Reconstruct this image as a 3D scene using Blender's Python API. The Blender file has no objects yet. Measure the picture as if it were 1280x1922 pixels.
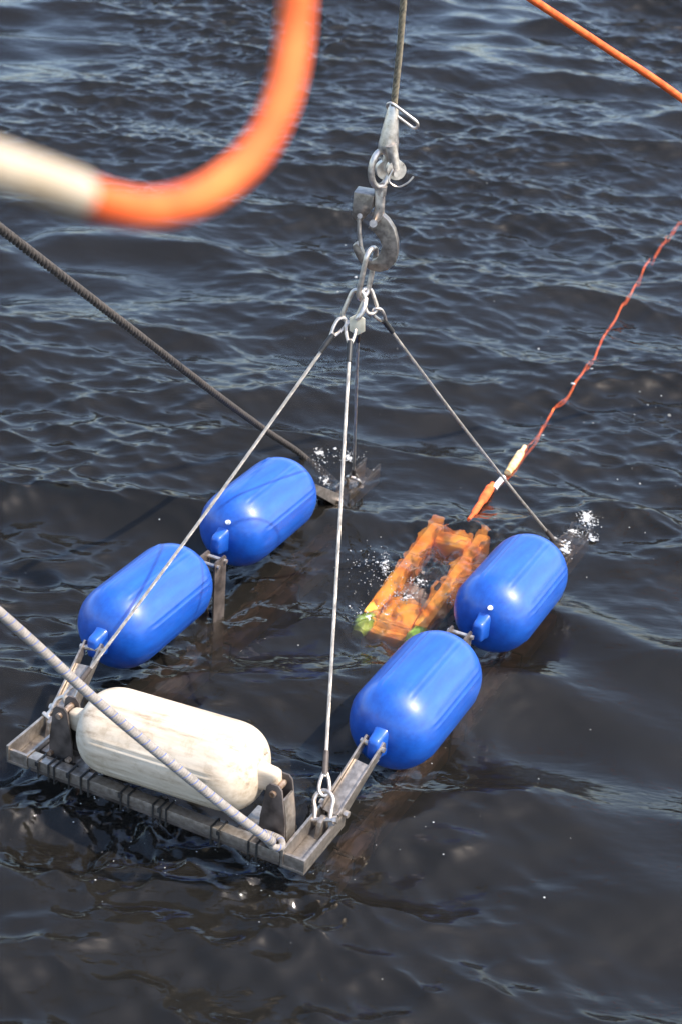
import bpy, bmesh, math, random
import numpy as np
from mathutils import Vector, Matrix, Quaternion

random.seed(4)
rng = np.random.default_rng(11)
R = math.radians
sc = bpy.context.scene
col = sc.collection

# ------------------------------------------------------------------ camera
CAM = Vector((0, 0, 3.0))
FPX, PITCH, ROLL = 3124.6, R(30.18), R(2.88)          # pixels of the 1280 x 1922 photograph
F = Vector((0, math.cos(PITCH), -math.sin(PITCH)))
_r = Vector((1, 0, 0)); _u = _r.cross(F)
RT = math.cos(ROLL) * _r + math.sin(ROLL) * _u
UP = -math.sin(ROLL) * _r + math.cos(ROLL) * _u
cam = bpy.data.cameras.new('camera')
cam.sensor_fit = 'VERTICAL'; cam.sensor_height = 36.0; cam.sensor_width = 24.0
cam.lens = FPX / 1922 * 36.0
cam.clip_start = 0.05; cam.clip_end = 8000
cam.dof.use_dof = True; cam.dof.focus_distance = 4.7; cam.dof.aperture_fstop = 4.3
cam_ob = bpy.data.objects.new('camera', cam); col.objects.link(cam_ob)
m = Matrix((RT, UP, -F)).transposed().to_4x4(); m.translation = CAM
cam_ob.matrix_world = m
sc.camera = cam_ob

# ------------------------------------------------------------------ sky, sun, exposure
SUN_EL, SUN_AZ = R(56), R(105)                         # azimuth clockwise from the view direction (+y)
w = bpy.data.worlds.new('World'); sc.world = w; w.use_nodes = True
nt = w.node_tree; bg = nt.nodes['Background']
sky = nt.nodes.new('ShaderNodeTexSky'); sky.sky_type = 'NISHITA'; sky.sun_disc = False
sky.sun_elevation = SUN_EL; sky.sun_rotation = SUN_AZ
sky.air_density = 1.0; sky.dust_density = 1.8; sky.ozone_density = 1.0
nt.links.new(sky.outputs[0], bg.inputs[0]); bg.inputs[1].default_value = 0.15
sl = bpy.data.lights.new('sun', 'SUN'); sl.energy = 2.2; sl.angle = R(0.55); sl.color = (1.0, 0.90, 0.77)
so = bpy.data.objects.new('sun', sl); col.objects.link(so)
SUN = Vector((math.cos(SUN_EL) * math.sin(SUN_AZ), math.cos(SUN_EL) * math.cos(SUN_AZ), math.sin(SUN_EL)))
so.rotation_euler = SUN.to_track_quat('Z', 'Y').to_euler(); so.location = (0, 0, 20)
sc.view_settings.view_transform = 'Standard'; sc.view_settings.look = 'None'
sc.view_settings.exposure = 1.6; sc.view_settings.gamma = 1.0; sc.view_settings.use_curve_mapping = False
sc.render.engine = 'CYCLES'
sc.cycles.use_denoising = True
sc.cycles.max_bounces = 10; sc.cycles.transparent_max_bounces = 12
sc.cycles.sample_clamp_indirect = 6.0; sc.cycles.caustics_reflective = False

# ------------------------------------------------------------------ pixel helpers (a pixel gives a direction only)
def ray(u, v): return F + RT * ((u - 640) / FPX) - UP * ((v - 961) / FPX)
def at_z(u, v, z=0.0):
    d = ray(u, v); return CAM + d * ((z - CAM.z) / d.z)
def at_y(u, v, y):
    d = ray(u, v); return CAM + d * (y / d.y)
def at_d(u, v, dist): return CAM + ray(u, v).normalized() * dist

# cradle frame: x across, y along the side beams, z above the top of the front beam
YAW = R(-25.2); LEN, WID = 2.245, 0.915
CA = Vector((math.cos(YAW), math.sin(YAW), 0))
CB = Vector((-math.sin(YAW) * LEN, math.cos(YAW) * LEN, -0.11)).normalized()
CC = CA.cross(CB)
CO = Vector((-0.461, 3.370, 0.13))
CM = Matrix((CA, CB, CC)).transposed().to_4x4(); CM.translation = CO
def lc(x, s, z): return CM @ Vector((x, s, z))

# ------------------------------------------------------------------ materials
def mat(name): 
    m = bpy.data.materials.new(name); m.use_nodes = True
    return m, m.node_tree, m.node_tree.nodes['Principled BSDF']
def N(nt, t, **k):
    n = nt.nodes.new(t)
    for a, b in k.items(): setattr(n, a, b)
    return n
def ramp(nt, fac, stops):
    r = N(nt, 'ShaderNodeValToRGB'); e = r.color_ramp.elements
    while len(e) < len(stops): e.new(0.5)
    for el, (p, c) in zip(e, stops): el.position = p; el.color = (*c, 1)
    nt.links.new(fac, r.inputs[0]); return r.outputs[0]
def noise(nt, scale, detail=4, rough=0.55, vec=None, coord='Object'):
    n = N(nt, 'ShaderNodeTexNoise'); n.inputs['Scale'].default_value = scale
    n.inputs['Detail'].default_value = detail; n.inputs['Roughness'].default_value = rough
    if vec is None:
        tc = N(nt, 'ShaderNodeTexCoord'); vec = tc.outputs[coord]
    nt.links.new(vec, n.inputs['Vector']); return n.outputs[0]
def bump(nt, bsdf, h, strength, dist):
    b = N(nt, 'ShaderNodeBump'); b.inputs['Strength'].default_value = strength; b.inputs['Distance'].default_value = dist
    nt.links.new(h, b.inputs['Height']); nt.links.new(b.outputs[0], bsdf.inputs['Normal'])
def simple(name, c0, c1, scale=30, metal=0.0, r0=0.4, r1=0.6, bs=0.0, bd=0.002, lo=0.35, hi=0.65):
    m, nt, p = mat(name)
    n = noise(nt, scale)
    nt.links.new(ramp(nt, n, [(lo, c0), (hi, c1)]), p.inputs['Base Color'])
    nt.links.new(ramp(nt, n, [(0.3, (r0,) * 3), (0.7, (r1,) * 3)]), p.inputs['Roughness'])
    p.inputs['Metallic'].default_value = metal
    if bs: bump(nt, p, noise(nt, scale * 3), bs, bd)
    return m
M = {}
M['steel'] = simple('weathered_steel', (0.27, 0.23, 0.19), (0.40, 0.35, 0.30), 70, 0.75, 0.28, 0.42, 0.15, 0.001)
M['plate'] = simple('dark_shaded_plate', (0.045, 0.035, 0.03), (0.13, 0.105, 0.09), 18, 0.3, 0.4, 0.6, 0.15, 0.001)  # dark brown with bracket shade and underwater dimness put into the colour
M['rig'] = simple('galvanised_rigging', (0.46, 0.40, 0.34), (0.70, 0.62, 0.54), 60, 0.85, 0.26, 0.45, 0.2, 0.001)
M['hookface'] = simple('cast_hook_steel', (0.20, 0.17, 0.145), (0.34, 0.295, 0.255), 70, 0.85, 0.28, 0.42, 0.25, 0.001)
M['wire'] = simple('sling_wire', (0.33, 0.295, 0.25), (0.50, 0.45, 0.39), 60, 0.5, 0.4, 0.55)
M['crane'] = simple('greased_crane_wire', (0.10, 0.085, 0.06), (0.27, 0.22, 0.14), 90, 0.35, 0.45, 0.6)
M['black'] = simple('black_rubber', (0.010, 0.010, 0.010), (0.025, 0.024, 0.022), 40, 0, 0.45, 0.6)
M['darkrope'] = simple('dark_rope', (0.022, 0.018, 0.015), (0.075, 0.062, 0.052), 120, 0, 0.7, 0.9, 0.3, 0.001)
M['foam'] = simple('white_foam', (0.62, 0.62, 0.60), (0.85, 0.85, 0.83), 30, 0, 0.4, 0.6)
M['vorange'] = simple('vehicle_orange', (0.98, 0.24, 0.015), (1.0, 0.48, 0.07), 14, 0, 0.4, 0.5)
M['vgreen'] = simple('vehicle_green', (0.30, 0.45, 0.03), (0.42, 0.58, 0.06), 20, 0, 0.4, 0.5)
M['vgrey'] = simple('vehicle_grey', (0.10, 0.11, 0.12), (0.30, 0.31, 0.32), 12, 0, 0.4, 0.5)
M['vwhite'] = simple('vehicle_white', (0.62, 0.60, 0.58), (0.8, 0.78, 0.76), 12, 0, 0.4, 0.5)
M['tetherorange'] = simple('tether_orange', (0.66, 0.080, 0.008), (0.92, 0.170, 0.035), 30, 0, 0.7, 0.85)
M['tethercream'] = simple('tether_cream_tape', (0.46, 0.36, 0.24), (0.62, 0.53, 0.41), 20, 0, 0.6, 0.7)
M['sleeve'] = simple('tether_yellow_sleeve', (0.85, 0.42, 0.10), (0.85, 0.66, 0.40), 40, 0, 0.5, 0.6)
M['brass'] = simple('rusty_bolt', (0.22, 0.12, 0.06), (0.48, 0.38, 0.30), 60, 0.7, 0.3, 0.5)
M['tag'] = simple('enamel_tag', (0.52, 0.46, 0.33), (0.66, 0.60, 0.46), 50, 0.1, 0.4, 0.5)
M['valve'] = simple('white_valve', (0.75, 0.74, 0.70), (0.85, 0.84, 0.8), 50, 0, 0.3, 0.4)

_p = M['foam'].node_tree.nodes['Principled BSDF']; _p.inputs['Alpha'].default_value = 0.55
def lace_mat():
    m, nt, p = mat('foam_lace')
    n = noise(nt, 70, 6, 0.65); a = N(nt, 'ShaderNodeAttribute'); a.attribute_name = 'edge'
    e2 = N(nt, 'ShaderNodeMath', operation='MULTIPLY'); e2.inputs[1].default_value = 0.34; nt.links.new(a.outputs['Fac'], e2.inputs[0])
    sb_ = N(nt, 'ShaderNodeMath', operation='SUBTRACT'); nt.links.new(n, sb_.inputs[0]); nt.links.new(e2.outputs[0], sb_.inputs[1])
    nt.links.new(ramp(nt, sb_.outputs[0], [(0.36, (0, 0, 0)), (0.50, (0.85, 0.85, 0.85))]), p.inputs['Alpha'])
    p.inputs['Base Color'].default_value = (0.70, 0.69, 0.66, 1); p.inputs['Roughness'].default_value = 0.5
    bump(nt, p, n, 0.6, 0.006)
    return m
M['lace'] = lace_mat()
def blue_vinyl():
    m, nt, p = mat('blue_vinyl')
    tc = N(nt, 'ShaderNodeTexCoord'); mp = N(nt, 'ShaderNodeMapping'); mp.inputs['Scale'].default_value = (9, 1.4, 9)
    nt.links.new(tc.outputs['Object'], mp.inputs[0])
    n = noise(nt, 5, 5, 0.6, mp.outputs[0])
    film = noise(nt, 7, 7, 0.7)
    mx = N(nt, 'ShaderNodeMix', data_type='RGBA'); nt.links.new(ramp(nt, film, [(0.50, (0, 0, 0)), (0.80, (0.25, 0.25, 0.25))]), mx.inputs[0])
    nt.links.new(ramp(nt, n, [(0.3, (0.001, 0.052, 0.30)), (0.7, (0.003, 0.088, 0.43))]), mx.inputs[6]); mx.inputs[7].default_value = (0.08, 0.17, 0.42, 1)
    nt.links.new(mx.outputs[2], p.inputs['Base Color'])
    n2 = noise(nt, 16, 6, 0.65)
    nt.links.new(ramp(nt, n2, [(0.35, (0.40,) * 3), (0.7, (0.50,) * 3)]), p.inputs['Roughness'])
    p.inputs['Specular IOR Level'].default_value = 0.65
    p.inputs['Coat Weight'].default_value = 0.35; p.inputs['Coat Roughness'].default_value = 0.10
    bump(nt, p, noise(nt, 9, 4), 0.25, 0.004)
    return m
M['blue'] = blue_vinyl()
def white_vinyl():
    m, nt, p = mat('weathered_white_vinyl')
    tc = N(nt, 'ShaderNodeTexCoord'); mp = N(nt, 'ShaderNodeMapping'); mp.inputs['Scale'].default_value = (8, 1.2, 8)
    nt.links.new(tc.outputs['Object'], mp.inputs[0])
    n = noise(nt, 6, 6, 0.65, mp.outputs[0]); n2 = noise(nt, 24, 5, 0.7)
    a = ramp(nt, n, [(0.28, (0.28, 0.20, 0.13)), (0.44, (0.52, 0.42, 0.305)), (0.68, (0.64, 0.545, 0.42))])
    b = ramp(nt, n2, [(0.30, (0.72, 0.68, 0.62)), (0.5, (1, 1, 1))])
    mx = N(nt, 'ShaderNodeMix', data_type='RGBA', blend_type='MULTIPLY'); mx.inputs[0].default_value = 0.8
    nt.links.new(a, mx.inputs[6]); nt.links.new(b, mx.inputs[7]); nt.links.new(mx.outputs[2], p.inputs['Base Color'])
    p.inputs['Roughness'].default_value = 0.55
    bump(nt, p, n2, 0.3, 0.003)
    return m
M['white'] = white_vinyl()
def fleck_rope():
    m, nt, p = mat('flecked_rope')
    tc = N(nt, 'ShaderNodeTexCoord'); sx = N(nt, 'ShaderNodeSeparateXYZ'); nt.links.new(tc.outputs['UV'], sx.inputs[0])
    # u = around 0..1, v = metres along; blue tracer thread winding round the rope
    mul = N(nt, 'ShaderNodeMath', operation='MULTIPLY'); mul.inputs[1].default_value = 36.0; nt.links.new(sx.outputs[1], mul.inputs[0])
    add = N(nt, 'ShaderNodeMath', operation='ADD'); nt.links.new(mul.outputs[0], add.inputs[0]); nt.links.new(sx.outputs[0], add.inputs[1])
    fr = N(nt, 'ShaderNodeMath', operation='FRACT'); nt.links.new(add.outputs[0], fr.inputs[0])
    lt = N(nt, 'ShaderNodeMath', operation='LESS_THAN'); lt.inputs[1].default_value = 0.10; nt.links.new(fr.outputs[0], lt.inputs[0])
    n = noise(nt, 60, 4)
    base = ramp(nt, n, [(0.3, (0.18, 0.158, 0.135)), (0.7, (0.31, 0.275, 0.24))])
    mx = N(nt, 'ShaderNodeMix', data_type='RGBA'); nt.links.new(lt.outputs[0], mx.inputs[0])
    nt.links.new(base, mx.inputs[6]); mx.inputs[7].default_value = (0.10, 0.13, 0.27, 1)
    nt.links.new(mx.outputs[2], p.inputs['Base Color']); p.inputs['Roughness'].default_value = 0.85
    # braid relief
    wv = N(nt, 'ShaderNodeMath', operation='SINE'); m2 = N(nt, 'ShaderNodeMath', operation='MULTIPLY'); m2.inputs[1].default_value = 900
    nt.links.new(sx.outputs[1], m2.inputs[0]); nt.links.new(m2.outputs[0], wv.inputs[0])
    bump(nt, p, wv.outputs[0], 0.35, 0.002)
    return m
M['fleck'] = fleck_rope()
def water_mat():
    m = bpy.data.materials.new('sea_water'); m.use_nodes = True; nt = m.node_tree; nt.nodes.clear()
    out = N(nt, 'ShaderNodeOutputMaterial')
    fr = N(nt, 'ShaderNodeFresnel'); fr.inputs[0].default_value = 1.333
    gl = N(nt, 'ShaderNodeBsdfGlossy'); gl.inputs['Roughness'].default_value = 0.02
    tr = N(nt, 'ShaderNodeBsdfTransparent'); tr.inputs[0].default_value = (0.94, 0.94, 0.92, 1)
    rf = N(nt, 'ShaderNodeBsdfRefraction'); rf.inputs['IOR'].default_value = 1.333; rf.inputs['Roughness'].default_value = 0.0
    rf.inputs[0].default_value = (0.94, 0.94, 0.92, 1)
    df = N(nt, 'ShaderNodeBsdfDiffuse'); df.inputs[0].default_value = (0.172, 0.158, 0.134, 1)
    m1 = N(nt, 'ShaderNodeMixShader'); m1.inputs[0].default_value = 0.50
    nt.links.new(tr.outputs[0], m1.inputs[1]); nt.links.new(rf.outputs[0], m1.inputs[2])
    m2 = N(nt, 'ShaderNodeMixShader'); m2.inputs[0].default_value = 0.058
    nt.links.new(m1.outputs[0], m2.inputs[1]); nt.links.new(df.outputs[0], m2.inputs[2])
    m3 = N(nt, 'ShaderNodeMixShader'); nt.links.new(fr.outputs[0], m3.inputs[0])
    nt.links.new(m2.outputs[0], m3.inputs[1]); nt.links.new(gl.outputs[0], m3.inputs[2])
    nt.links.new(m3.outputs[0], out.inputs[0])
    va = N(nt, 'ShaderNodeVolumeAbsorption'); va.inputs[0].default_value = (0.64, 0.50, 0.42, 1); va.inputs[1].default_value = 6.0
    nt.links.new(va.outputs[0], out.inputs[1])
    tc = N(nt, 'ShaderNodeTexCoord')
    mp = N(nt, 'ShaderNodeMapping'); mp.inputs['Scale'].default_value = (15, 38, 15); mp.inputs['Rotation'].default_value = (0, 0, R(8)); nt.links.new(tc.outputs['Object'], mp.inputs[0])
    n1 = noise(nt, 1.0, 2.5, 0.5, mp.outputs[0])
    b = N(nt, 'ShaderNodeBump'); b.inputs['Strength'].default_value = 0.4; b.inputs['Distance'].default_value = 0.006
    nt.links.new(n1, b.inputs['Height'])
    for n in (fr, gl, rf, df): nt.links.new(b.outputs[0], n.inputs['Normal'])
    return m
M['water'] = water_mat()

# ------------------------------------------------------------------ mesh helpers
class MB:
    def __init__(s): s.bm = bmesh.new(); s.uv = None
    def box(s, x0, x1, y0, y1, z0, z1, mx=None, bev=0.0):
        b = bmesh.new(); bmesh.ops.create_cube(b, size=1.0)
        for v in b.verts:
            v.co = Vector(((x0 + x1) / 2 + v.co.x * (x1 - x0), (y0 + y1) / 2 + v.co.y * (y1 - y0), (z0 + z1) / 2 + v.co.z * (z1 - z0)))
        if bev: bmesh.ops.bevel(b, geom=b.edges[:], offset=bev, segments=2, affect='EDGES', profile=0.6)
        return s.join(b, mx)
    def shift(s, dz):
        for v in s.bm.verts: v.co.z += dz
        return s
    def join(s, b, mx=None):
        if mx is not None: bmesh.ops.transform(b, matrix=mx, verts=b.verts)
        me = bpy.data.meshes.new('t'); b.to_mesh(me); b.free(); s.bm.from_mesh(me); bpy.data.meshes.remove(me); return s
    def prism(s, poly, t, mx=None, bev=0.0):        # polygon in xz, thickness along y centred on 0
        b = bmesh.new()
        f = b.faces.new([b.verts.new((x, -t / 2, z)) for x, z in poly])
        r = bmesh.ops.extrude_face_region(b, geom=[f])
        for v in [g for g in r['geom'] if isinstance(g, bmesh.types.BMVert)]: v.co.y = t / 2
        bmesh.ops.recalc_face_normals(b, faces=b.faces[:])
        if bev: 
            es = [e for e in b.edges if abs(e.verts[0].co.y - e.verts[1].co.y) < 1e-6]
            bmesh.ops.bevel(b, geom=es, offset=bev, segments=2, affect='EDGES', profile=0.6)
        return s.join(b, mx)
    def sweep(s, pts, rad, sides=10, closed=False, uv=False, cap=True):
        pts = [Vector(p) for p in pts]; n = len(pts)
        rads = rad if hasattr(rad, '__len__') else [rad] * n
        tang = []
        for i in range(n):
            a = pts[(i - 1) % n] if (closed or i > 0) else pts[i]
            c = pts[(i + 1) % n] if (closed or i < n - 1) else pts[i]
            tang.append((c - a).normalized())
        nrm = tang[0].orthogonal().normalized(); rings = []
        L = 0.0; us = []
        lay = None
        for i in range(n):
            if i: nrm = (tang[i - 1].rotation_difference(tang[i]) @ nrm); L += (pts[i] - pts[i - 1]).length
            nrm = (nrm - tang[i] * nrm.dot(tang[i])).normalized(); bi = tang[i].cross(nrm)
            rings.append([s.bm.verts.new(pts[i] + (nrm * math.cos(q) + bi * math.sin(q)) * rads[i]) for q in [2 * math.pi * k / sides for k in range(sides)]])
            us.append(L)
        if uv: lay = s.bm.loops.layers.uv.verify()
        for i in range(n if closed else n - 1):
            A, B = rings[i], rings[(i + 1) % n]
            off = 0
            if closed and i == n - 1:
                off = min(range(sides), key=lambda o: (B[o].co - A[0].co).length)
            for k in range(sides):
                f = s.bm.faces.new((A[k], A[(k + 1) % sides], B[(k + 1 + off) % sides], B[(k + off) % sides]))
                f.smooth = True
                if lay:
                    for lp, (uu, vv) in zip(f.loops, ((k, i), (k + 1, i), (k + 1, i + 1), (k, i + 1))):
                        lp[lay].uv = (uu / sides, us[min(vv, n - 1)])
        if cap and not closed:
            s.bm.faces.new(rings[0][::-1]); s.bm.faces.new(rings[-1])
        return s
    def cyl(s, a, b, r, r2=None, sides=16): return s.sweep([a, b], [r, r if r2 is None else r2], sides)
    def rope(s, pts, r, strands=3, pitch=0.06, sides=6, per=10):
        pts = resample(pts, pitch / per); n = len(pts)
        pts = [Vector(p) for p in pts]
        tang = [(pts[min(i + 1, n - 1)] - pts[max(i - 1, 0)]).normalized() for i in range(n)]
        nrm = tang[0].orthogonal().normalized(); fr = []
        for i in range(n):
            if i: nrm = tang[i - 1].rotation_difference(tang[i]) @ nrm
            nrm = (nrm - tang[i] * nrm.dot(tang[i])).normalized(); fr.append((nrm.copy(), tang[i].cross(nrm)))
        rs = r * (0.5 if strands == 3 else 0.34); ro = r - rs
        for k in range(strands):
            s.sweep([pts[i] + (fr[i][0] * math.cos(2 * math.pi * (i / per + k / strands)) + fr[i][1] * math.sin(2 * math.pi * (i / per + k / strands))) * ro for i in range(n)], rs, sides)
        if strands > 3: s.sweep(pts[::4] + [pts[-1]], ro, 6)
        return s
    def build(s, name, material, parent=None, smooth=None, mx=None, auto=None):
        me = bpy.data.meshes.new(name)
        bmesh.ops.recalc_face_normals(s.bm, faces=s.bm.faces[:])
        s.bm.to_mesh(me); s.bm.free()
        if smooth: me.shade_smooth()
        if auto is not None:
            me.shade_smooth(); me.set_sharp_from_angle(angle=R(auto))
        me.materials.append(M[material])
        o = bpy.data.objects.new(name, me); col.objects.link(o)
        if mx is not None: o.matrix_world = mx
        if parent is not None: o.parent = parent
        return o
def resample(pts, step):
    P = np.array([tuple(p) for p in pts]); d = np.r_[0, np.cumsum(np.linalg.norm(np.diff(P, axis=0), axis=1))]
    n = max(2, int(d[-1] / step) + 1); t = np.linspace(0, d[-1], n)
    return [Vector(v) for v in np.stack([np.interp(t, d, P[:, i]) for i in range(3)], -1)]
def spline(pts, per=12):
    P = [Vector(p) for p in pts]; P = [2 * P[0] - P[1]] + P + [2 * P[-1] - P[-2]]; out = []
    for i in range(1, len(P) - 2):
        for k in range(per):
            t = k / per; a, b, c, d = P[i - 1:i + 3]
            out.append(0.5 * ((2 * b) + (c - a) * t + (2 * a - 5 * b + 4 * c - d) * t * t + (3 * b - a - 3 * c + d) * t ** 3))
    out.append(P[-2]); return out
def tag(o, label, cat, group=None):
    o['label'] = label; o['category'] = cat
    if group: o['group'] = group
    return o
def thing(name, label, cat, mx=None, group=None):
    o = bpy.data.objects.new(name, None); o.empty_display_size = 0.1; col.objects.link(o)
    if mx is not None: o.matrix_world = mx
    return tag(o, label, cat, group)
def T(v): return Matrix.Translation(Vector(v))
def basis(o, x, y, z):
    m = Matrix((Vector(x), Vector(y), Vector(z))).transposed().to_4x4(); m.translation = Vector(o); return m

# ------------------------------------------------------------------ water: one displaced sheet to the horizon
def axis(dense, lo, hi, n_out=46):
    st = dense[1] - dense[0]; out = [dense[0]]
    a = []; x, h = dense[0], st
    while x > lo: h *= 1.25; x -= h; a.append(max(x, lo))
    b = []; x, h = dense[-1], dense[-1] - dense[-2]
    while x < hi: h *= 1.25; x += h; b.append(min(x, hi))
    return np.r_[np.array(a[::-1]), dense, np.array(b)]
NW = 210
lam = np.exp(rng.uniform(np.log(0.05), np.log(2.0), NW)); kk = 2 * np.pi / lam
ang = np.pi / 2 + R(-8) + rng.normal(0, R(20), NW)
ang = np.where(lam < 0.2, ang + rng.normal(0, R(24), NW), ang)
kx, ky, ph = kk * np.cos(ang), kk * np.sin(ang), rng.uniform(0, 2 * np.pi, NW)
slope = 0.035 * np.where(lam < 0.10, (lam / 0.10) ** 0.5, 1.0) * np.where(lam > 0.45, (0.45 / lam) ** 0.55, 1.0)
amp = slope / kk
def smooth(a, lo, hi): 
    t = np.clip((a - lo) / (hi - lo), 0, 1); return t * t * (3 - 2 * t)
def patch(x, y, s, seed):
    r = np.random.default_rng(seed); v = 0
    for i in range(7):
        a = r.uniform(0, 2 * np.pi); k = s * r.uniform(0.5, 1.7); v = v + np.sin(k * (np.cos(a) * x + np.sin(a) * y) + r.uniform(0, 6.28))
    return v / 2.6
def seg_dist(x, y, p, q):
    d = np.array([q[0] - p[0], q[1] - p[1]]); t = np.clip(((x - p[0]) * d[0] + (y - p[1]) * d[1]) / (d @ d), 0, 1)
    return np.hypot(x - p[0] - t * d[0], y - p[1] - t * d[1])
FL, FR, BR, BL = [lc(*p) for p in ((-.42, .02, 0), (.42, .02, 0), (.43, 2.1, 0), (-.43, 2.1, 0))]
def waves(x, y, spacing=None, chop=0.8):
    z = np.zeros_like(x); dx = np.zeros_like(x); dy = np.zeros_like(x)
    calm = 0.72 + 0.28 * smooth(y + 0.25 * x, 2.9, 5.0)
    fine = np.clip(0.9 + 0.65 * patch(x, y, 2.4, 3), 0.15, 1.9) * calm
    mid = np.clip(1.0 + 0.30 * patch(x, y, 1.0, 8), 0.4, 1.6) * (0.6 + 0.4 * calm)
    for i in range(NW):
        a = amp[i] * (fine if lam[i] < 0.28 else mid if lam[i] < 0.9 else 1.0)
        if spacing is not None: a = a * np.clip(lam[i] / (3.0 * spacing) - 0.3, 0, 1)
        p_ = kx[i] * x + ky[i] * y + ph[i]; s_ = np.sin(p_)
        z += a * np.cos(p_); dx -= chop * a * s_ * kx[i] / kk[i]; dy -= chop * a * s_ * ky[i] / kk[i]
    # disturbed water round the cradle
    near = np.exp(-(np.minimum.reduce([seg_dist(x, y, FL, FR), seg_dist(x, y, FR, BR), seg_dist(x, y, FL, BL)]) / 0.17) ** 2)
    fr = np.exp(-(seg_dist(x, y, FL - CB * 0.15 - CA * 0.08, FR - CB * 0.10 - CA * .05) / 0.17) ** 2)
    vh = np.exp(-(seg_dist(x, y, at_z(735, 1150), at_z(860, 1020)) / 0.20) ** 2)
    tu = np.clip(0.8 * near + 1.35 * fr, 0, 1.6) * np.clip(0.75 + 0.9 * patch(x, y, 9.0, 5), 0.05, 1.7) + 2.3 * vh
    if spacing is not None: tu = tu * (spacing < 0.04)
    r = np.random.default_rng(21)
    for i in range(80):
        l = np.exp(r.uniform(np.log(0.024), np.log(0.20))); a = r.uniform(0, 2 * np.pi); k = 2 * np.pi / l; p0 = r.uniform(0, 6.28)
        z += tu * 0.036 / k * np.cos(k * (np.cos(a) * x + np.sin(a) * y) + p0)
    return dx, dy, z
def water():
    q = np.linspace(-1, 1, 781); xs = axis(0.15 + 4.2 * (0.42 * q + 0.58 * q ** 3), -3000, 3000)
    t = np.linspace(0, 1, 1180); yd = 2.2 + 12.6 * (0.42 * t + 0.58 * t * t)
    ys = axis(yd, -3000, 4000)
    X, Y = np.meshgrid(xs, ys); sx = np.gradient(xs); sy = np.gradient(ys)
    SP = np.maximum(*np.meshgrid(sx, sy))
    dx, dy, z = waves(X, Y, SP)
    V = np.stack([X + dx, Y + dy, z], -1).reshape(-1, 3)
    ny, nx = X.shape; idx = np.arange(ny * nx).reshape(ny, nx)
    Q = np.stack([idx[:-1, :-1], idx[:-1, 1:], idx[1:, 1:], idx[1:, :-1]], -1).reshape(-1)
    # close the body of water: the rim is carried down to a flat bottom
    rim = np.r_[idx[0, :], idx[1:, -1], idx[-1, -2::-1], idx[-2:0:-1, 0]]; nv = len(V); nr = len(rim)
    low = V[rim].copy(); low[:, 2] = -14.0; cen = nv + nr
    V = np.r_[V, low]; b_ = np.arange(nr); c_ = (b_ + 1) % nr
    Q = np.r_[Q, np.stack([rim, nv + b_, nv + c_, rim[c_]], -1).reshape(-1)]
    me = bpy.data.meshes.new('water'); nf = len(Q) // 4
    me.vertices.add(len(V)); me.vertices.foreach_set('co', V.astype(np.float32).ravel())
    Q = np.r_[Q, (nv + b_)[::-1]]
    me.loops.add(len(Q)); me.loops.foreach_set('vertex_index', Q.astype(np.int32))
    me.polygons.add(nf + 1); me.polygons.foreach_set('loop_start', np.r_[np.arange(0, nf * 4, 4, dtype=np.int32), np.int32(nf * 4)])
    me.polygons.foreach_set('use_smooth', np.ones(nf + 1, dtype=bool))
    me.update(); me.materials.append(M['water'])
    o = bpy.data.objects.new('water', me); col.objects.link(o); o['kind'] = 'structure'
water()
def wz(x, y): return float(waves(np.array([x]), np.array([y]))[2][0])

# ------------------------------------------------------------------ steel cradle
cr = thing('recovery_cradle', 'U-shaped steel recovery cradle floating on the water, carrying five fenders', 'cradle', CM)
def part(name, mb, material='steel', parent=cr, auto=35): return mb.build(name, material, parent, auto=auto)
part('cross_beam', MB().box(-.387, .387, 0, .034, -.032, 0, bev=.003))
part('conduit', MB().box(-.384, .384, .006, .028, -.048, -.035, bev=.004), 'plate')
for x0, x1 in ((-.387, -.270), (.296, .387)): part('bracket_beam', MB().box(x0, x1, .060, .112, -.050, -.0135, bev=.003))
for x in (-.245, .262):
    part('rib', MB().box(x - .020, x + .020, .038, .150, -.040, -.006, bev=.002))
for i, x in enumerate([-.352, -.318, -.300, -.252, -.214, -.190, -.088, -.064, .012, .034, .052, .188, .212, .298, .322]):
    w_ = .0025
    b = MB()
    b.box(x - w_, x + w_, -.003, .039, .0005, .003); b.box(x - w_, x + w_, -.003, .039, -.0545, -.052)
    b.box(x - w_, x + w_, -.0035, -.0008, -.054, .0025); b.box(x - w_, x + w_, .0368, .0395, -.054, .0025)
    if i % 3 == 0: b.box(x - .005, x + .005, -.009, -.003, -.012, .002)
    part('cable_tie', b, 'black')
def u_channel(sg, s0, s1, z0=-.043, z1=.002):
    b = MB()
    xa, xb = (.389, .4575) if sg > 0 else (-.4575, -.389)
    b.box(xa, xb, s0, s1, z0, z0 + .008, bev=.001)
    b.box(xa, xa + .008, s0, s1, z0 + .009, z1 + .010, bev=.001); b.box(xb - .008, xb, s0, s1, z0 + .009, z1, bev=.001)
    return b
FZ = {1: -.095, -1: -.055}      # the far ends hang lower, awash
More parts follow.
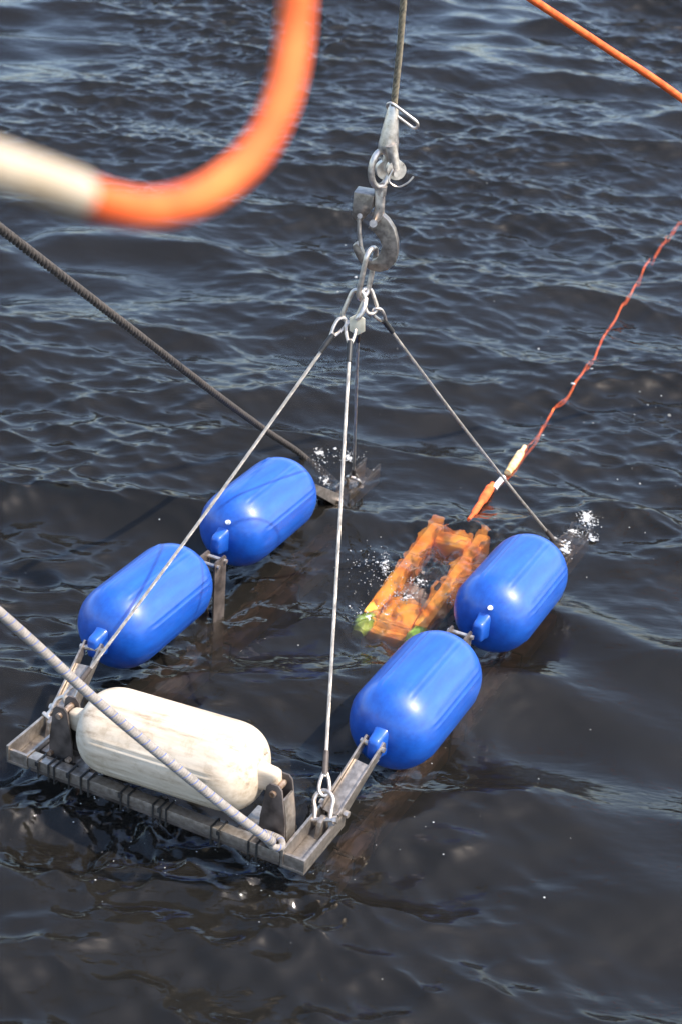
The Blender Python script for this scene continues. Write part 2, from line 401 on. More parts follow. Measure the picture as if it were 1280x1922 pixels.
for sg in (1, -1):
    b = u_channel(sg, 0.0, .235); part('corner_channel', b)
    xe = (.398, .449) if sg > 0 else (-.449, -.398)
    part('end_plate', MB().box(*xe,   .003, .011, -.034, .000, bev=.001))
    part('pad_eye', MB().prism([(-.03, 0), (.03, 0), (.018, .045), (0, .056), (-.018, .045)], .012, T((sg * .423, .165, -.034)) @ Matrix.Rotation(R(90), 4, 'Z'), bev=.001))
    part('corner_channel', u_channel(sg, 1.985, 2.245, -.06 + FZ[sg], FZ[sg]))
    part('pad_eye', MB().prism([(-.03, 0), (.03, 0), (.018, .045), (0, .056), (-.018, .045)], .012, T((sg * .418, 2.08, -.051 + FZ[sg])) @ Matrix.Rotation(R(90), 4, 'Z'), bev=.001))
    # long beam under the fenders: a top plate with two webs
    xa, xb = (.396, .452) if sg > 0 else (-.452, -.396)
    b = MB().box(xa, xb, .24, 1.98, -.083, -.077, bev=.001).box(xa, xa + .007, .24, 1.98, -.125, -.084).box(xb - .007, xb, .24, 1.98, -.125, -.084)
    b.box(xa + .002, xa + .010, .24, 1.98, -.0765, -.060)
    for v in b.bm.verts: v.co.z -= .165 + .030 * (v.co.y - .24)
    part('side_beam', b, 'plate')  # dark colour stands in for murk dimming the sunk beam
    for s in (.33, .46, 1.0, 1.13, 1.62):
        part('cable_tie', MB().box(xa - .003, xb + .003, s - .004, s + .004, -.0595, -.056).box(xa - .004, xa - .0005, s - .004, s + .004, -.129, -.057).box(xb + .0005, xb + .004, s - .004, s + .004, -.129, -.057).shift(-.165 - .030 * (s - .24)), 'black')
    # raised arms that hold the outer lugs of the fenders
    for near in (1, 0):
        if near: p0, p1 = Vector((sg * .425, .205, .004)), Vector((sg * .448, .398, .112))
        else: p0, p1 = Vector((sg * .425, 1.925, -.05)), Vector((sg * .448, 1.677, .112))
        d = p1 - p0; L = d.length; yv = d.normalized(); xv = Vector((1, 0, 0)); xv = (xv - yv * xv.dot(yv)).normalized(); zv = xv.cross(yv)
        if zv.z < 0: zv = -zv; xv = -xv
        mx = basis(p0, xv, yv, zv)
        b = MB().box(-.022, .022, .0, L * .74, -.004, .004, mx, .001)
        part('fender_arm', b)
        for q in (-1, 1):
            pl = MB(); pts = [(0, -.03), (L * .8, -.020), (L + .016, -.014), (L + .02, .0), (L + .016, .012), (L * .74, .012), (0, .016)]
            pl.prism([(a_, c_) for a_, c_ in pts], .006, mx @ T((q * .0265, 0, 0)) @ Matrix.Rotation(R(90), 4, 'Z'), .001)
            part('fork_plate', pl)
        part('pin', MB().cyl(mx @ Vector((-.037, L, 0)), mx @ Vector((.037, L, 0)), .0075, sides=10), 'rig')
        for q in (-1, 1):
            part('bolt', MB().cyl(mx @ Vector((q * .030, .02, -.008)), mx @ Vector((q * .044, .02, -.008)), .010, sides=6), 'rig')
    # post between the two fenders of a side
    s = 1.037
    for q in (-1, 1):
        x_ = sg * .424 + q * .030
        part('post_plate', MB().prism([(-.034, -.262), (.034, -.262), (.036, .112), (.028, .122), (-.028, .122), (-.036, .112)], .006, T((x_, s, 0)) @ Matrix.Rotation(R(90), 4, 'Z'), .001), 'plate')  # post darkened in colour too, in place of underwater dimness
    for s2 in (s - .024, s + .024):
        part('pin', MB().cyl((sg * .424 - .042, s2, .104), (sg * .424 + .042, s2, .104), .007, sides=10), 'rig')
# brackets of the white fender
for sg in (1, -1):
    xc = .336 if sg > 0 else -.314
    for s_ in (.052, .108):
        pl = [(-.038, -.012), (.038, -.012), (.036, .05), (.022, .148), (.012, .160), (-.012, .160), (-.022, .148), (-.036, .05)]
        part('bracket_plate', MB().prism(pl, .006, T((xc, s_, 0)), .001), 'plate')  # shade of the side away from the sun is put into this dark colour
    part('bracket_web', MB().prism([(.034, -.012), (.040, -.012), (.038, .05), (.028, .118), (.022, .118), (.032, .05)] if sg > 0 else [(-.040, -.012), (-.034, -.012), (-.032, .05), (-.022, .118), (-.028, .118), (-.038, .05)], .049, T((xc, .08, 0)), .001))
    part('pin', MB().cyl((xc, .040, .135), (xc, .120, .135), .009, sides=10), 'brass')
    for dx_ in (-.03, .03):
        part('bolt', MB().cyl((xc + dx_, .036, .004), (xc + dx_, .0485, .004), .008, sides=6), 'brass')

# ------------------------------------------------------------------ fenders
def fender_body(Rr, h, ribs, cap=0.92, n=2.45, nseg=144, nl=72):
    v = []; f = []
    ts = np.linspace(-1, 1, nl + 1); ts = np.sign(ts) * (1 - (1 - np.abs(ts)) ** 1.5)
    for t in ts:
        l = t * h; d = min(1, max(0, (abs(l) - (h - cap * Rr)) / (cap * Rr))); rr = Rr * max(0.0, 1 - d ** n) ** (1 / n)
        rr = max(rr, 0.002)
        win = 1 - float(smooth(np.array(abs(l)), h * .62, h * .72))
        for k in range(nseg):
            q = 2 * math.pi * k / nseg; g = 0
            for a0, wd, am in ribs:
                dd = (q - a0 + math.pi) % (2 * math.pi) - math.pi
                g += am * math.exp(-(dd / wd) ** 2)
            r2 = rr + g * win
            v.append((r2 * math.cos(q), l, r2 * math.sin(q)))
    for i in range(nl):
        for k in range(nseg):
            f.append((i * nseg + k, i * nseg + (k + 1) % nseg, (i + 1) * nseg + (k + 1) % nseg, (i + 1) * nseg + k))
    f.append(tuple(range(nseg))); f.append(tuple(range(nl * nseg, (nl + 1) * nseg)))
    b = MB(); me = bpy.data.meshes.new('t'); me.from_pydata(v, [], f); b.bm.from_mesh(me); bpy.data.meshes.remove(me)
    return b
def fender_lug(h, sg, out=.055, wx=.0205, wz_=.032):
    # neck swelling into a rounded tab with a hole boss
    b = MB()
    prof = [(-.030, 1.55), (-.012, 1.25), (.004, 1.05), (.020, .96), (out - .012, .9), (out - .003, .78), (out, .55)]
    rings = []
    for l, k in prof:
        ring = []
        for q in range(20):
            a = 2 * math.pi * q / 20; c, s_ = math.cos(a), math.sin(a)
            e = 0.45
            ring.append(b.bm.verts.new((wx * k * math.copysign(abs(c) ** e, c), sg * (h + l), wz_ * k * math.copysign(abs(s_) ** e, s_))))
        rings.append(ring)
    for A, B in zip(rings, rings[1:]):
        for k in range(20): b.bm.faces.new((A[k], A[(k + 1) % 20], B[(k + 1) % 20], B[k]))
    b.bm.faces.new(rings[0]); b.bm.faces.new(rings[-1])
    return b
RIBS = []
for a0 in (20, 68, 112, 160, 205, 250, 290, 335):
    RIBS += [(R(a0 - 3.4), R(1.6), .0030), (R(a0 + 3.4), R(1.6), .0030), (R(a0), R(1.8), -.0020)]
def make_fender(label, c, ax, Rr, h, material, valve_a, group, up=Vector((0, 0, 1)), roll=0):
    y = ax.normalized(); x = y.cross(up).normalized(); z = x.cross(y)
    mx = basis(c, x, y, z)
    t = thing('fender', label, 'fender', mx, group)
    fender_body(Rr, h, RIBS).build('body', material, t, smooth=True, mx=None)
    for sg in (-1, 1): fender_lug(h, sg, wz_=.038 if material == 'blue' else .034, out=.050 if material == 'white' else .050).build('lug', material, t, auto=50)
    # valve screwed into the shoulder of the near cap
    q = R(valve_a); dr = .52
    p = Vector((Rr * dr * math.cos(q), -h * .975, Rr * dr * math.sin(q))); nn = Vector((p.x * 1.1, -Rr * .9, p.z * 1.1)).normalized()
    MB().cyl(p - nn * .004, p + nn * .008, .0085, .0065, 14).build('valve', 'valve' if material == 'blue' else 'white', t, auto=40)
    return t
BG = 'blue fenders along the cradle sides'
fz = .107
make_fender('blue vinyl fender on the cradle side by the orange vehicle, nearer the white fender', lc(.455, .673, fz), CB, .1315, .245, 'blue', 262, BG)
make_fender('blue vinyl fender on the cradle side by the orange vehicle, far from the white fender', lc(.457, 1.406, .090), CB, .1315, .245, 'blue', 78, BG)
make_fender('blue vinyl fender crossed by a sling wire, beside the dark rope side of the cradle', lc(-.446, .687, .113), CB, .1315, .245, 'blue', 250, BG)
make_fender('blue vinyl fender beside the submerged end of the dark twisted rope', lc(-.446, 1.385, .126), CB, .1315, .245, 'blue', 78, BG)
wax = (CA + CB * .008 + Vector((0, 0, .06))).normalized()
make_fender('weathered cream-white fender mounted crosswise above the front beam of the cradle', lc(.014, .088, .128), -wax, .118, .268, 'white', 60, 'white fender')

# ------------------------------------------------------------------ rigging above the cradle
YA = lc(0, 1.10, 0).y + 0.02
PX = at_y(701, 400, YA) - at_y(700, 400, YA); MP = PX.length      # metres per photograph pixel at the rigging
def rg(u, v, dy=0.0): return at_y(u, v, YA + dy)
EX = (rg(740, 400) - rg(700, 400)).normalized()
def plane_poly(pts, cu, cv):      # photograph outline -> polygon in metres round (cu, cv)
    k = MP; return [((u - cu) * k, -(v - cv) * k / math.cos(PITCH - R(4))) for u, v in pts]
def rig_mx(u, v, dy=0.0, yaw=0.0): return T(rg(u, v, dy)) @ Matrix.Rotation(ROLL * -1, 4, 'Y') @ Matrix.Rotation(yaw, 4, 'Z')
z2p = lambda X, Y: (580 + X / 4.267, 150 + Y / 4.267)

cw = tag(MB().rope([rg(765, -110), rg(757, 0), rg(749, 100), rg(738, 205)], 6.3 * MP, 6, .085, 6, 10).build('crane_wire', 'crane'), 'greasy brown twisted wire rope coming down into the tapered socket', 'wire rope')
# socket
sk = thing('wire_socket', 'tapered steel socket with clevis pin between the wire rope and the swivel ring', 'socket', T(rg(735, 260)))
iv = Matrix(sk.matrix_world).inverted()
def sp(name, mb, material='rig', parent=sk, auto=40):
    o = mb.build(name, material, None, auto=auto); o.parent = parent; o.matrix_parent_inverse = Matrix(parent.matrix_world).inverted(); return o
c0, c1 = rg(738, 198), rg(727, 285); dcone = (c1 - c0)
prof = [(0, 8), (.04, 9.5), (.5, 15), (.82, 18.5), (.95, 18.5), (1.0, 16)]
sp('cone', MB().sweep([c0 + dcone * t for t, _ in prof], [r_ * MP for _, r_ in prof], 24))
for q, dy in ((0, -.026), (1, .026)):
    e0, e1 = rg(733, 272, dy), rg(742 if q == 0 else 722, 318, dy)
    ear = MB().sweep([e0, e0.lerp(e1, .6), e1], [11 * MP, 10 * MP, 10 * MP], 12)
    n_ = Vector((.25, -1, .1)).normalized()
    ear.cyl(e1 - n_ * .010, e1 + n_ * .012, 18 * MP, sides=24)
    sp('ear', ear)
pinc = rg(732, 318); n_ = Vector((.35, -1, .1)).normalized()
sp('pin', MB().cyl(pinc - n_ * .052, pinc + n_ * .055, 6.5 * MP, sides=14))
pc = pinc + n_ * .05
sp('cotter', MB().sweep(spline([pc + Vector((-.010, 0, .012)), pc + Vector((-.020, -.006, -.018)), pc + Vector((.004, -.008, -.034)), pc + Vector((.030, -.008, -.022)), pc + Vector((.046, -.006, -.004))]), 1.7 * MP, 6))
# loose oblong keeper link round the wire
def oval(cu, cv, a, b, dirv, sidev, r, n=40):
    c = Vector(cu); P = []
    st = a - b
    for k in range(n):
        q = 2 * math.pi * k / n; cx_, sx_ = math.cos(q), math.sin(q)
        P.append(c + dirv * (b * cx_ + math.copysign(st, cx_) * min(1, abs(cx_) * 6)) + sidev * (b * sx_))
    return MB().sweep(P, r, 10, closed=True)
ka, kb = rg(727, 196, .0), rg(783, 238, -.03)
kd = (kb - ka).normalized(); ks = kd.cross(Vector((0.25, -.9, -.35))).normalized(); ks = (ks * .9 + kd.cross(ks) * .35).normalized()
tag(oval((ka + kb) / 2, 0, (kb - ka).length / 2, 10 * MP, kd, ks, 2.7 * MP).build('keeper_link', 'rig', auto=60), 'thin oblong steel link hanging loose round the foot of the wire rope', 'link')
# swivel ring between socket and hook
c = rg(721, 318); n1 = Vector((.75, .62, .1)).normalized(); up_ = (rg(718, 300) - rg(722, 345)).normalized(); side = up_.cross(n1.cross(up_)).normalized()
side = Vector((.78, .60, 0)).normalized()
# hook
hk = thing('lifting_hook', 'cast steel swivel lifting hook with a box-shaped latch housing', 'hook', T(rg(712, 420)))
def hp(name, mb, material='hookface', auto=40): return sp(name, mb, material, hk, auto)
rp = []
for k in range(32):
    q = 2 * math.pi * k / 32; rp.append(rg(714, 317) + side * (22 * MP * math.cos(q)) + Vector((0, 0, 1)) * (34 * MP * math.sin(q)))
hp('swivel_eye', MB().sweep(rp, 6.3 * MP, 12, closed=True), 'rig')
hook_px = [(560, 1085), (592, 1072), (640, 1110), (690, 1180), (715, 1270), (713, 1370), (690, 1440), (640, 1490), (570, 1512), (500, 1505), (440, 1478), (395, 1430), (362, 1372), (353, 1325), (385, 1303), (420, 1335), (440, 1390), (470, 1425), (505, 1432), (545, 1408), (575, 1365), (590, 1310), (572, 1262), (530, 1215), (480, 1180), (520, 1110)]
poly = plane_poly([z2p(*p) for p in hook_px], 712, 420)
HY = R(-13)
hmx = rig_mx(712, 420, 0, HY)
poly = [(x / math.cos(HY), z) for x, z in poly]
hp('hook_body', MB().prism(poly, .026, hmx, .004))
sh = plane_poly([z2p(*p) for p in [(535, 890), (600, 890), (598, 1000), (596, 1090), (540, 1150), (500, 1160), (525, 1050)]], 712, 420)
hp('shank', MB().prism(sh, .030, hmx, .004), 'rig')
hp('swivel_collar', MB().cyl(rg(714, 349), rg(713, 366), 12.5 * MP, 10.5 * MP, 18), 'rig')
hs = plane_poly([z2p(*p) for p in [(372, 905), (505, 915), (530, 930), (522, 1020), (425, 1132), (352, 1100)]], 712, 420)
hp('latch_housing', MB().prism(hs, .056, hmx, .004))
hp('latch_bolt', MB().cyl(rg(*z2p(405, 1090), -.050), rg(*z2p(405, 1090), -.02), 5 * MP, sides=12))
hp('latch_bolt', MB().cyl(rg(*z2p(512, 1150), -.042), rg(*z2p(512, 1150), -.01), 7.5 * MP, 6 * MP, sides=14))
hp('latch', MB().sweep([rg(*z2p(398, 1110), -.022), rg(*z2p(402, 1220), -.022), rg(*z2p(412, 1330), -.020)], [4 * MP, 3.4 * MP, 4 * MP], 10), 'rig')
# master link hanging in the hook
ml0, ml1 = rg(698, 470, 0), rg(680, 556, 0)
md = (ml1 - ml0).normalized(); ms = Vector((.50, .86, 0)); ms = (ms - md * ms.dot(md)).normalized()
tag(oval((ml0 + ml1) / 2, 0, (ml1 - ml0).length / 2 + 4 * MP, 19 * MP, md, ms, 5.2 * MP).build('master_link', 'rig', auto=60), 'long oval steel link hanging in the bowl of the hook', 'link')
# two sub links
a0, a1 = rg(676, 546, -.015), rg(651, 604, -.02)
d_ = (a1 - a0).normalized(); s_ = Vector((.9, -.25, .1)); s_ = (s_ - d_ * s_.dot(d_)).normalized()
tag(oval((a0 + a1) / 2, 0, (a1 - a0).length / 2, 14 * MP, d_, s_, 4.4 * MP).build('ring_link', 'rig', auto=60), 'oval ring below the long link, gathering two slings behind the hexagonal tag', 'link')
a0, a1 = rg(684, 543, .02), rg(700, 588, .02)
d_ = (a1 - a0).normalized(); s_ = Vector((.8, .5, .25)); s_ = (s_ - d_ * s_.dot(d_)).normalized()
tag(oval((a0 + a1) / 2, 0, (a1 - a0).length / 2, 12.5 * MP, d_, s_, 4.2 * MP).build('ring_link', 'rig', auto=60), 'smaller oval ring below the long link, holding the sling that crosses the tether', 'link')
# hexagonal tag with its hanger
tg = thing('identification_tag', 'six-sided cream metal tag hanging where the four sling wires meet', 'tag', T(rg(670, 610, -.045)))
hx = [(0, 23), (15, 14), (15, -12), (0, -21), (-15, -12), (-15, 14)]
sp('plate', MB().prism([(x * MP, z * MP) for x, z in hx], .005, rig_mx(670, 610, -.045, R(-6)), .001), 'tag', tg)
sp('hanger', MB().sweep(spline([rg(686, 560, -.02), rg(683, 578, -.045), rg(674, 594, -.054), rg(669, 598, -.050)]), [5 * MP] * 36 + [4 * MP], 8), 'rig', tg)

# ------------------------------------------------------------------ sling wires and shackles
def shackle(label, eye, top, axis_, group):
    # bow shackle: pin through the pad eye, bow round the sling thimble
    t = thing('shackle', label, 'shackle', T(eye), group)
    up = (top - eye).normalized(); ax = (axis_ - up * axis_.dot(up)).normalized()
    h = (top - eye).length; w = .021; P = []
    P.append(eye - ax * w); P.append(eye - ax * w * 1.05 + up * h * .35)
    for k in range(9):
        q = math.pi * (1 - k / 8); P.append(eye + up * (h * .62 + h * .38 * math.sin(q)) + ax * (w * 1.25 * math.cos(q)))
    P.append(eye + ax * w * 1.05 + up * h * .35); P.append(eye + ax * w)
    sp('bow', MB().sweep(spline(P, 4), .0062, 10), 'rig', t)
    sp('pin', MB().cyl(eye - ax * .036, eye + ax * .034, .0065, sides=12).cyl(eye + ax * .030, eye + ax * .040, .011, sides=6), 'rig', t)
def sling(label, top, bot, group, r=.0050):
    t = thing('sling_wire', label, 'sling', T(bot), group)
    d = (bot - top).normalized(); L = (bot - top).length
    sdx = d.cross(Vector((0, 1, 0))).normalized()
    pts = [top + d * .05 + (bot - d * .05 - top - d * .05) * (k / 24) + Vector((0, 0, -.012)) * math.sin(math.pi * k / 24) for k in range(25)]
    sp('cable', MB().rope(pts, r, 6, .07, 5, 8), 'wire', t, 60)
    for e, s_ in ((top, 1), (bot, -1)):
        P = [e + d * s_ * .062 + sdx * .004, e + d * s_ * .036 + sdx * .012, e + d * s_ * .012 + sdx * .013, e, e + d * s_ * .012 - sdx * .013, e + d * s_ * .036 - sdx * .012, e + d * s_ * .062 - sdx * .004]
        sp('thimble', MB().sweep(spline(P, 5), .0048, 8), 'rig', t)
        sp('sleeve', MB().cyl(e + d * s_ * .056, e + d * s_ * .118, r * 1.75, r * 1.5, 12), 'black' if s_ > 0 else 'plate', t)
SG = 'shackles at the feet of the slings'; SW = 'sling wires'
eyes = {k: lc(*v) for k, v in dict(nr=(.423, .165, .009), nl=(-.423, .165, .009), fr=(.418, 2.08, -.101), fl=(-.422, 2.08, -.061)).items()}
tops = dict(nl=rg(647, 598, -.02), nr=rg(659, 606, -.03), fl=rg(672, 610, .03), fr=rg(703, 580, .02))
lab = dict(nl='sling wire slanting over a blue fender to the cradle corner left of the white fender', nr='sling wire running straight down to the corner where the flecked rope is tied',
           fl='sling wire running behind the hexagonal tag down to the corner near the dark rope', fr='sling wire slanting away over the floating orange tether to the splashing corner')
slab = dict(nl='steel shackle on the cradle corner where a sling passes over a blue fender', nr='steel shackle on the cradle corner beside the knotted flecked rope',
            fl='steel shackle on the half sunk cradle corner near the end of the dark rope', fr='steel shackle on the sunk cradle corner beside the white splash')
for k in eyes:
    d = (tops[k] - eyes[k]).normalized(); bow = eyes[k] + d * .075
    shackle(slab[k], eyes[k], bow, CA, SG)
    sling(lab[k], tops[k], eyes[k] + d * .062, SW)

# ------------------------------------------------------------------ ropes and tether
e = lc(.352, .018, .014)
pts = spline([at_d(-420, 800, 3.45), at_d(0, 1150, 3.85), at_d(200, 1331, 4.02), at_d(400, 1496, 4.17), at_d(500, 1572, 4.245), e])
wr = thing('flecked_rope', 'pale braided rope with blue flecks tied to the front corner of the cradle', 'rope', T(e))
sp('rope', MB().sweep(resample(pts, .02), .0125, 14, uv=True), 'fleck', wr, 80)
pe = spline([pts[-14], lc(.335, .010, .022), lc(.372, -.004, .016), lc(.385, .010, .012), lc(.372, .03, .016), lc(.335, .024, .024), pts[-14] + Vector((0, 0, .008))], 8)
sp('eye_splice', MB().sweep(pe, .0095, 10, uv=True), 'fleck', wr, 80)
pts = spline([at_d(-380, 140, 3.2), at_d(0, 428, 4.0), at_d(200, 582, 4.55), at_d(400, 736, 5.35), at_d(500, 809, 5.92), at_z(576, 862, .0), lc(-.42, 2.05, -.14)])
tag(MB().rope(pts, .0128, 3, .060, 8, 12).build('dark_rope', 'darkrope', auto=70), 'dark brown three-strand rope running down to the far end of the cradle', 'rope')

hpx = [(566, -120, .92), (562, -40, .92), (556, 50, .92), (545, 130, .91), (524, 205, .90), (490, 272, .89), (440, 327, .87), (375, 370, .85), (295, 392, .83), (215, 386, .80), (140, 360, .77), (60, 333, .74), (-60, 296, .70), (-200, 250, .67)]
hpts = resample(spline([at_d(*p) for p in hpx], 10), .012)
ho = thing('umbilical_hose', 'thick orange hose hanging in a loop with a cream taped band', 'hose', T(at_d(*hpx[8])))
sp('hose', MB().sweep(hpts, .0088, 20), 'tetherorange', ho, 80)
cp = [at_d(*p) for p in [(150, 364, .774), (120, 353, .763), (60, 333, .74), (-60, 296, .70)]]
sp('tape_band', MB().sweep(resample(spline(cp), .008), .0098, 20), 'tethercream', ho, 80)

wp = [(1330, 352), (1280, 410), (1240, 452), (1207, 500), (1188, 530), (1160, 572), (1140, 612), (1118, 650), (1096, 690), (1070, 720), (1042, 750), (1015, 796), (988, 834), (960, 873), (930, 908)]
fl_ = []
for u, v in wp:
    p = at_z(u, v, 0); z_ = wz(p.x, p.y); p = at_z(u, v, z_); fl_.append(Vector((p.x + rng.normal(0, .006), p.y, z_ - .02)))
air = [at_d(820, -120, 4.9), at_d(1000, 0, 5.2), at_d(1140, 92, 5.5), at_d(1280, 186, 5.8)]
dd = (air[-1] - air[-2]).normalized()
p5 = air[-1] + dd * 1.7 + Vector((0, 0, -.3)); wpt = air[-1] + Vector((3.4, 1.6, 0)); wpt.z = -.01
mid = [air[-1] + dd * .9 + Vector((0, 0, -.05)), p5, wpt, wpt + Vector((.2, 1.2, 0)), Vector(((wpt.x + fl_[0].x) / 2 + .3, fl_[0].y + .9, -.01)), fl_[0] + Vector((.35, .5, -.004))]
th = thing('floating_tether', 'thin orange tether dropping to the sea and floating back to the orange vehicle', 'tether', T(fl_[-1]))
tp = resample(spline(air + mid + fl_, 10), .03)
W_ = waves(np.array([p.x for p in tp]), np.array([p.y for p in tp]))[2]
for p, z_ in zip(tp, W_):
    if p.z < .02: p.z = float(z_) - .026 + .018 * math.sin(p.y * 13 + 2 * math.sin(p.y * 5))
sp('line', MB().sweep(tp, [0.0050 + .0069 * min(1, max(0, p.z / .4)) for p in tp], 10), 'tetherorange', th, 80)
def wpnt(u, v, dz=0.0):
    p = at_z(u, v, 0); return at_z(u, v, wz(p.x, p.y) + dz)
sp('yellow_sleeve', MB().sweep(spline([wpnt(984, 838, .004), wpnt(968, 864, .008), wpnt(952, 888, .004)], 6), [.008] * 3 + [.016] * 7 + [.013] * 3, 12), 'sleeve', th, 80)
sp('white_coupling', MB().sweep([wpnt(944, 896, .0), wpnt(926, 918, .002)], [.011, .013], 12), 'vwhite', th, 80)
sp('strain_relief', MB().sweep(spline([wpnt(924, 908, .004), wpnt(908, 934, .010), wpnt(892, 958, .006), wpnt(879, 976, .0)], 6), [.010] * 2 + [.017] * 6 + [.012] * 6 + [.007] * 5, 12), 'tetherorange', th, 80)

# ------------------------------------------------------------------ orange underwater vehicle just below the surface
VZ = -.044
v0 = at_z(736, 1168, VZ); v1 = at_z(862, 996, VZ)
vy = (v1 - v0); VL = vy.length; vy.normalize(); vx = vy.cross(Vector((0, 0, 1))).normalized()
veh = thing('underwater_vehicle', 'bright orange underwater vehicle with green caps just below the surface', 'underwater vehicle', basis(v0, vx, vy, Vector((0, 0, 1))))
def vp(name, mb, material='vorange', auto=40): return mb.build(name, material, veh, auto=auto)
print('vehicle length', VL)
hw = .088
for sg in (-1, 1):
    vp('side_pontoon', MB().box(sg * hw - .026, sg * hw + .026, .02, VL + .02, -.08, .0, bev=.014))
    vp('skid', MB().box(sg * hw - .015, sg * hw + .015, -.02, VL, -.33, -.30, bev=.006), 'vgrey')
    for y_ in (.1, VL - .1): vp('skid_leg', MB().box(sg * hw - .010, sg * hw + .010, y_ - .012, y_ + .012, -.302, -.098), 'vgrey')
    vp('bumper_cap', MB().sweep([(sg * hw * 1.02, -.075, -.03), (sg * hw * 1.02, -.03, -.02), (sg * hw, .022, -.03)], [.020, .030, .026], 12), 'vgreen', 60)
vp('front_block', MB().box(-hw + .027, hw - .027, .0, .155, -.10, -.006, bev=.024))
vp('front_fairing', MB().box(-hw - .01, hw + .01, -.035, .03, -.12, -.035, bev=.018))
vp('rear_arch', MB().box(-hw + .027, hw - .027, VL - .12, VL - .03, -.09, .006, bev=.02))
vp('electronics_tube', MB().cyl((0, .16, -.17), (0, VL - .1, -.17), .04, sides=20), 'vgrey')
vp('thruster', MB().cyl((.03, .20, -.13), (.03, .25, -.05), .026, sides=18), 'vwhite')
vp('thruster', MB().cyl((-.03, .26, -.13), (-.03, .31, -.05), .026, sides=18), 'vwhite')
vp('camera_pod', MB().sweep([(.0, .02, -.16), (.0, .08, -.16), (0, .13, -.16)], [.03, .05, .045], 16), 'vgrey', 60)

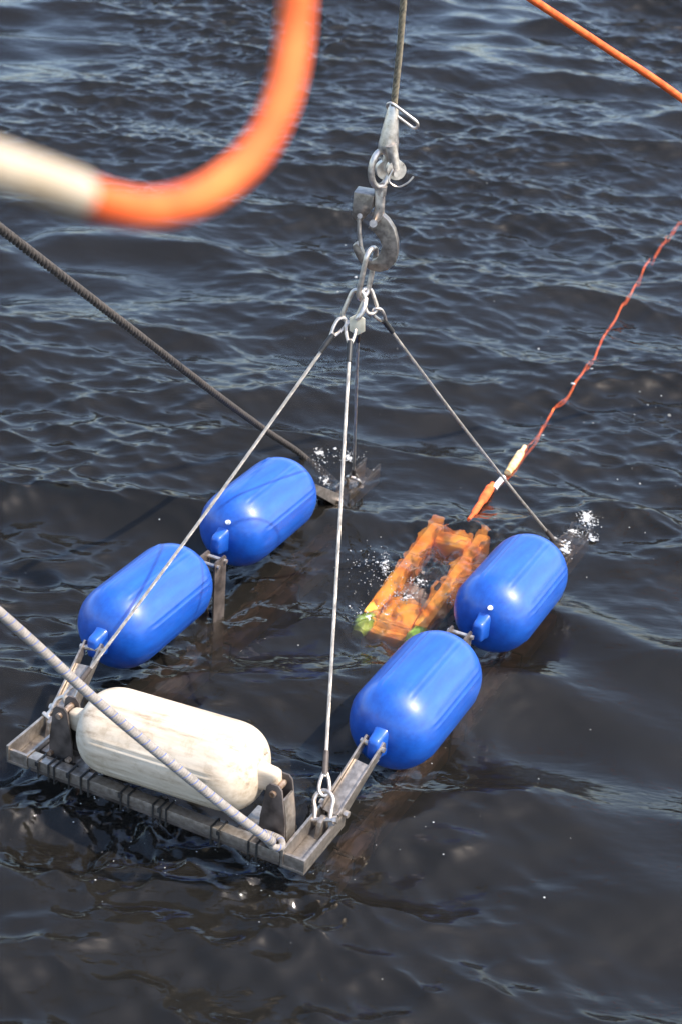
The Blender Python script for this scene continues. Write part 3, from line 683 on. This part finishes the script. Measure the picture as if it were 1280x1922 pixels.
# ------------------------------------------------------------------ foam and bubbles
def foam(name, spots, label=None, lace=()):
    r = random.Random(hash(name) % 999 + 5); b = bmesh.new()
    base = bmesh.new(); bmesh.ops.create_icosphere(base, subdivisions=1, radius=1.0)
    bv = np.array([v.co[:] for v in base.verts]); bf = [[v.index for v in f.verts] for f in base.faces]; base.free()
    V = []; Fc = []; P = []
    for (u, v, su, sv, n, r0, r1, h) in spots:
        for _ in range(n):
            P.append((u + r.gauss(0, su), v + r.gauss(0, sv), r.uniform(r0, r1) * r.uniform(.5, 1), abs(r.gauss(0, h))))
    G = [at_z(p[0], p[1], 0) for p in P]
    Z = waves(np.array([g.x for g in G]), np.array([g.y for g in G]))[2]
    for p, g, z_ in zip(P, G, Z):
        g = at_z(p[0], p[1], float(z_))
        s = p[2]; big = 2.6 if r.random() < .12 and p[2] > .0018 else 1.0
        sc_ = np.array([big * s * r.uniform(.6, 1.8), big * s * r.uniform(.6, 1.8), s * r.uniform(.4, 1.0)])
        o = len(V); V += (bv * sc_ * (1 + .25 * np.random.default_rng(o).normal(size=(len(bv), 1)).clip(-1, 1)) + np.array([g.x, g.y, g.z + p[3] + s * .2])).tolist(); Fc += [[i + o for i in f] for f in bf]
    nb = len(Fc); rad = [0.0] * len(V)
    for (u, v, ru, rv) in lace:          # lacy foam film riding on the water
        c = at_z(u, v, 0); ex = (at_z(u + ru, v, 0) - c); ey = (at_z(u, v + rv, 0) - c)
        nr_, na = 10, 28; o0 = len(V); pts_ = []
        for i in range(nr_ + 1):
            for k in range(na):
                q = 2 * math.pi * k / na; f_ = i / nr_ * (1 + .22 * math.sin(2 * q + u) + .15 * math.sin(5 * q + v))
                pts_.append(c + ex * (f_ * math.cos(q)) + ey * (f_ * math.sin(q))); rad.append(i / nr_)
        zz = waves(np.array([p.x for p in pts_]), np.array([p.y for p in pts_]))[2]
        V += [[p.x, p.y, float(z_) + .005 + .004 * r.random()] for p, z_ in zip(pts_, zz)]
        for i in range(nr_):
            for k in range(na):
                Fc.append([o0 + i * na + k, o0 + i * na + (k + 1) % na, o0 + (i + 1) * na + (k + 1) % na, o0 + (i + 1) * na + k])
    me = bpy.data.meshes.new(name); me.from_pydata(V, [], Fc); me.shade_smooth(); me.materials.append(M['foam']); me.materials.append(M['lace'])
    me.polygons.foreach_set('material_index', np.r_[np.zeros(nb), np.ones(len(Fc) - nb)].astype(np.int32))
    at_ = me.attributes.new('edge', 'FLOAT', 'POINT'); at_.data.foreach_set('value', np.array(rad, dtype=np.float32))
    o = bpy.data.objects.new(name, me); col.objects.link(o); o['kind'] = 'stuff'; return tag(o, label, 'foam')
foam('splash_foam', [(1104, 981, 10, 6, 170, .001, .0026, .012), (1085, 1003, 15, 6, 80, .0008, .002, .004), (1113, 1012, 6, 4, 40, .002, .004, .004), (1062, 1030, 4, 6, 60, .002, .005, .004)], 'white splash where the far cradle corner dips under by the blue fender', [(1098, 986, 26, 13), (1075, 1008, 18, 8), (1062, 1032, 8, 10)])
foam('splash_foam', [(600, 860, 9, 9, 40, .001, .0025, .006), (655, 860, 16, 7, 60, .001, .0025, .008), (610, 900, 9, 9, 40, .001, .0025, .004)], 'white water breaking over the cradle end beside the dark rope', [(598, 860, 15, 11), (652, 868, 22, 10), (612, 902, 12, 11)])
foam('splash_foam', [(762, 1115, 12, 8, 120, .001, .0025, .004), (722, 1065, 5, 15, 110, .001, .0025, .006), (783, 1095, 14, 5, 80, .001, .0025, .004), (725, 1135, 12, 10, 50, .001, .0025, .003), (672, 1150, 9, 9, 30, .001, .0025, .003), (700, 1075, 26, 26, 110, .0012, .0028, .002), (850, 1125, 14, 10, 50, .001, .0025, .002)], 'white foam washing over the orange vehicle', [(764, 1116, 24, 12), (722, 1066, 11, 20), (785, 1096, 20, 8), (690, 1158, 16, 12), (726, 1138, 20, 9)])
sp_ = [(u, v, 0, 0, 1, .0025, .0042, 0) for u, v in [(1200, 735), (1240, 743), (1215, 760), (1190, 778), (1255, 780), (1095, 793), (1112, 794), (1018, 817), (1185, 880), (1158, 900), (1200, 908), (1267, 913), (1110, 692), (1075, 720), (1028, 622), (1010, 655), (648, 460), (668, 520), (634, 548), (700, 882), (745, 655), (300, 975), (115, 1262), (1010, 1462), (1180, 990), (1210, 1000)]]
sp_ += [(950, 850, 330, 420, 45, .001, .0022, 0), (300, 1560, 160, 60, 70, .0008, .0022, 0), (700, 1520, 160, 100, 50, .0008, .0022, 0)]
foam('foam_bubbles', sp_, 'tiny white bubbles scattered over the dark water')
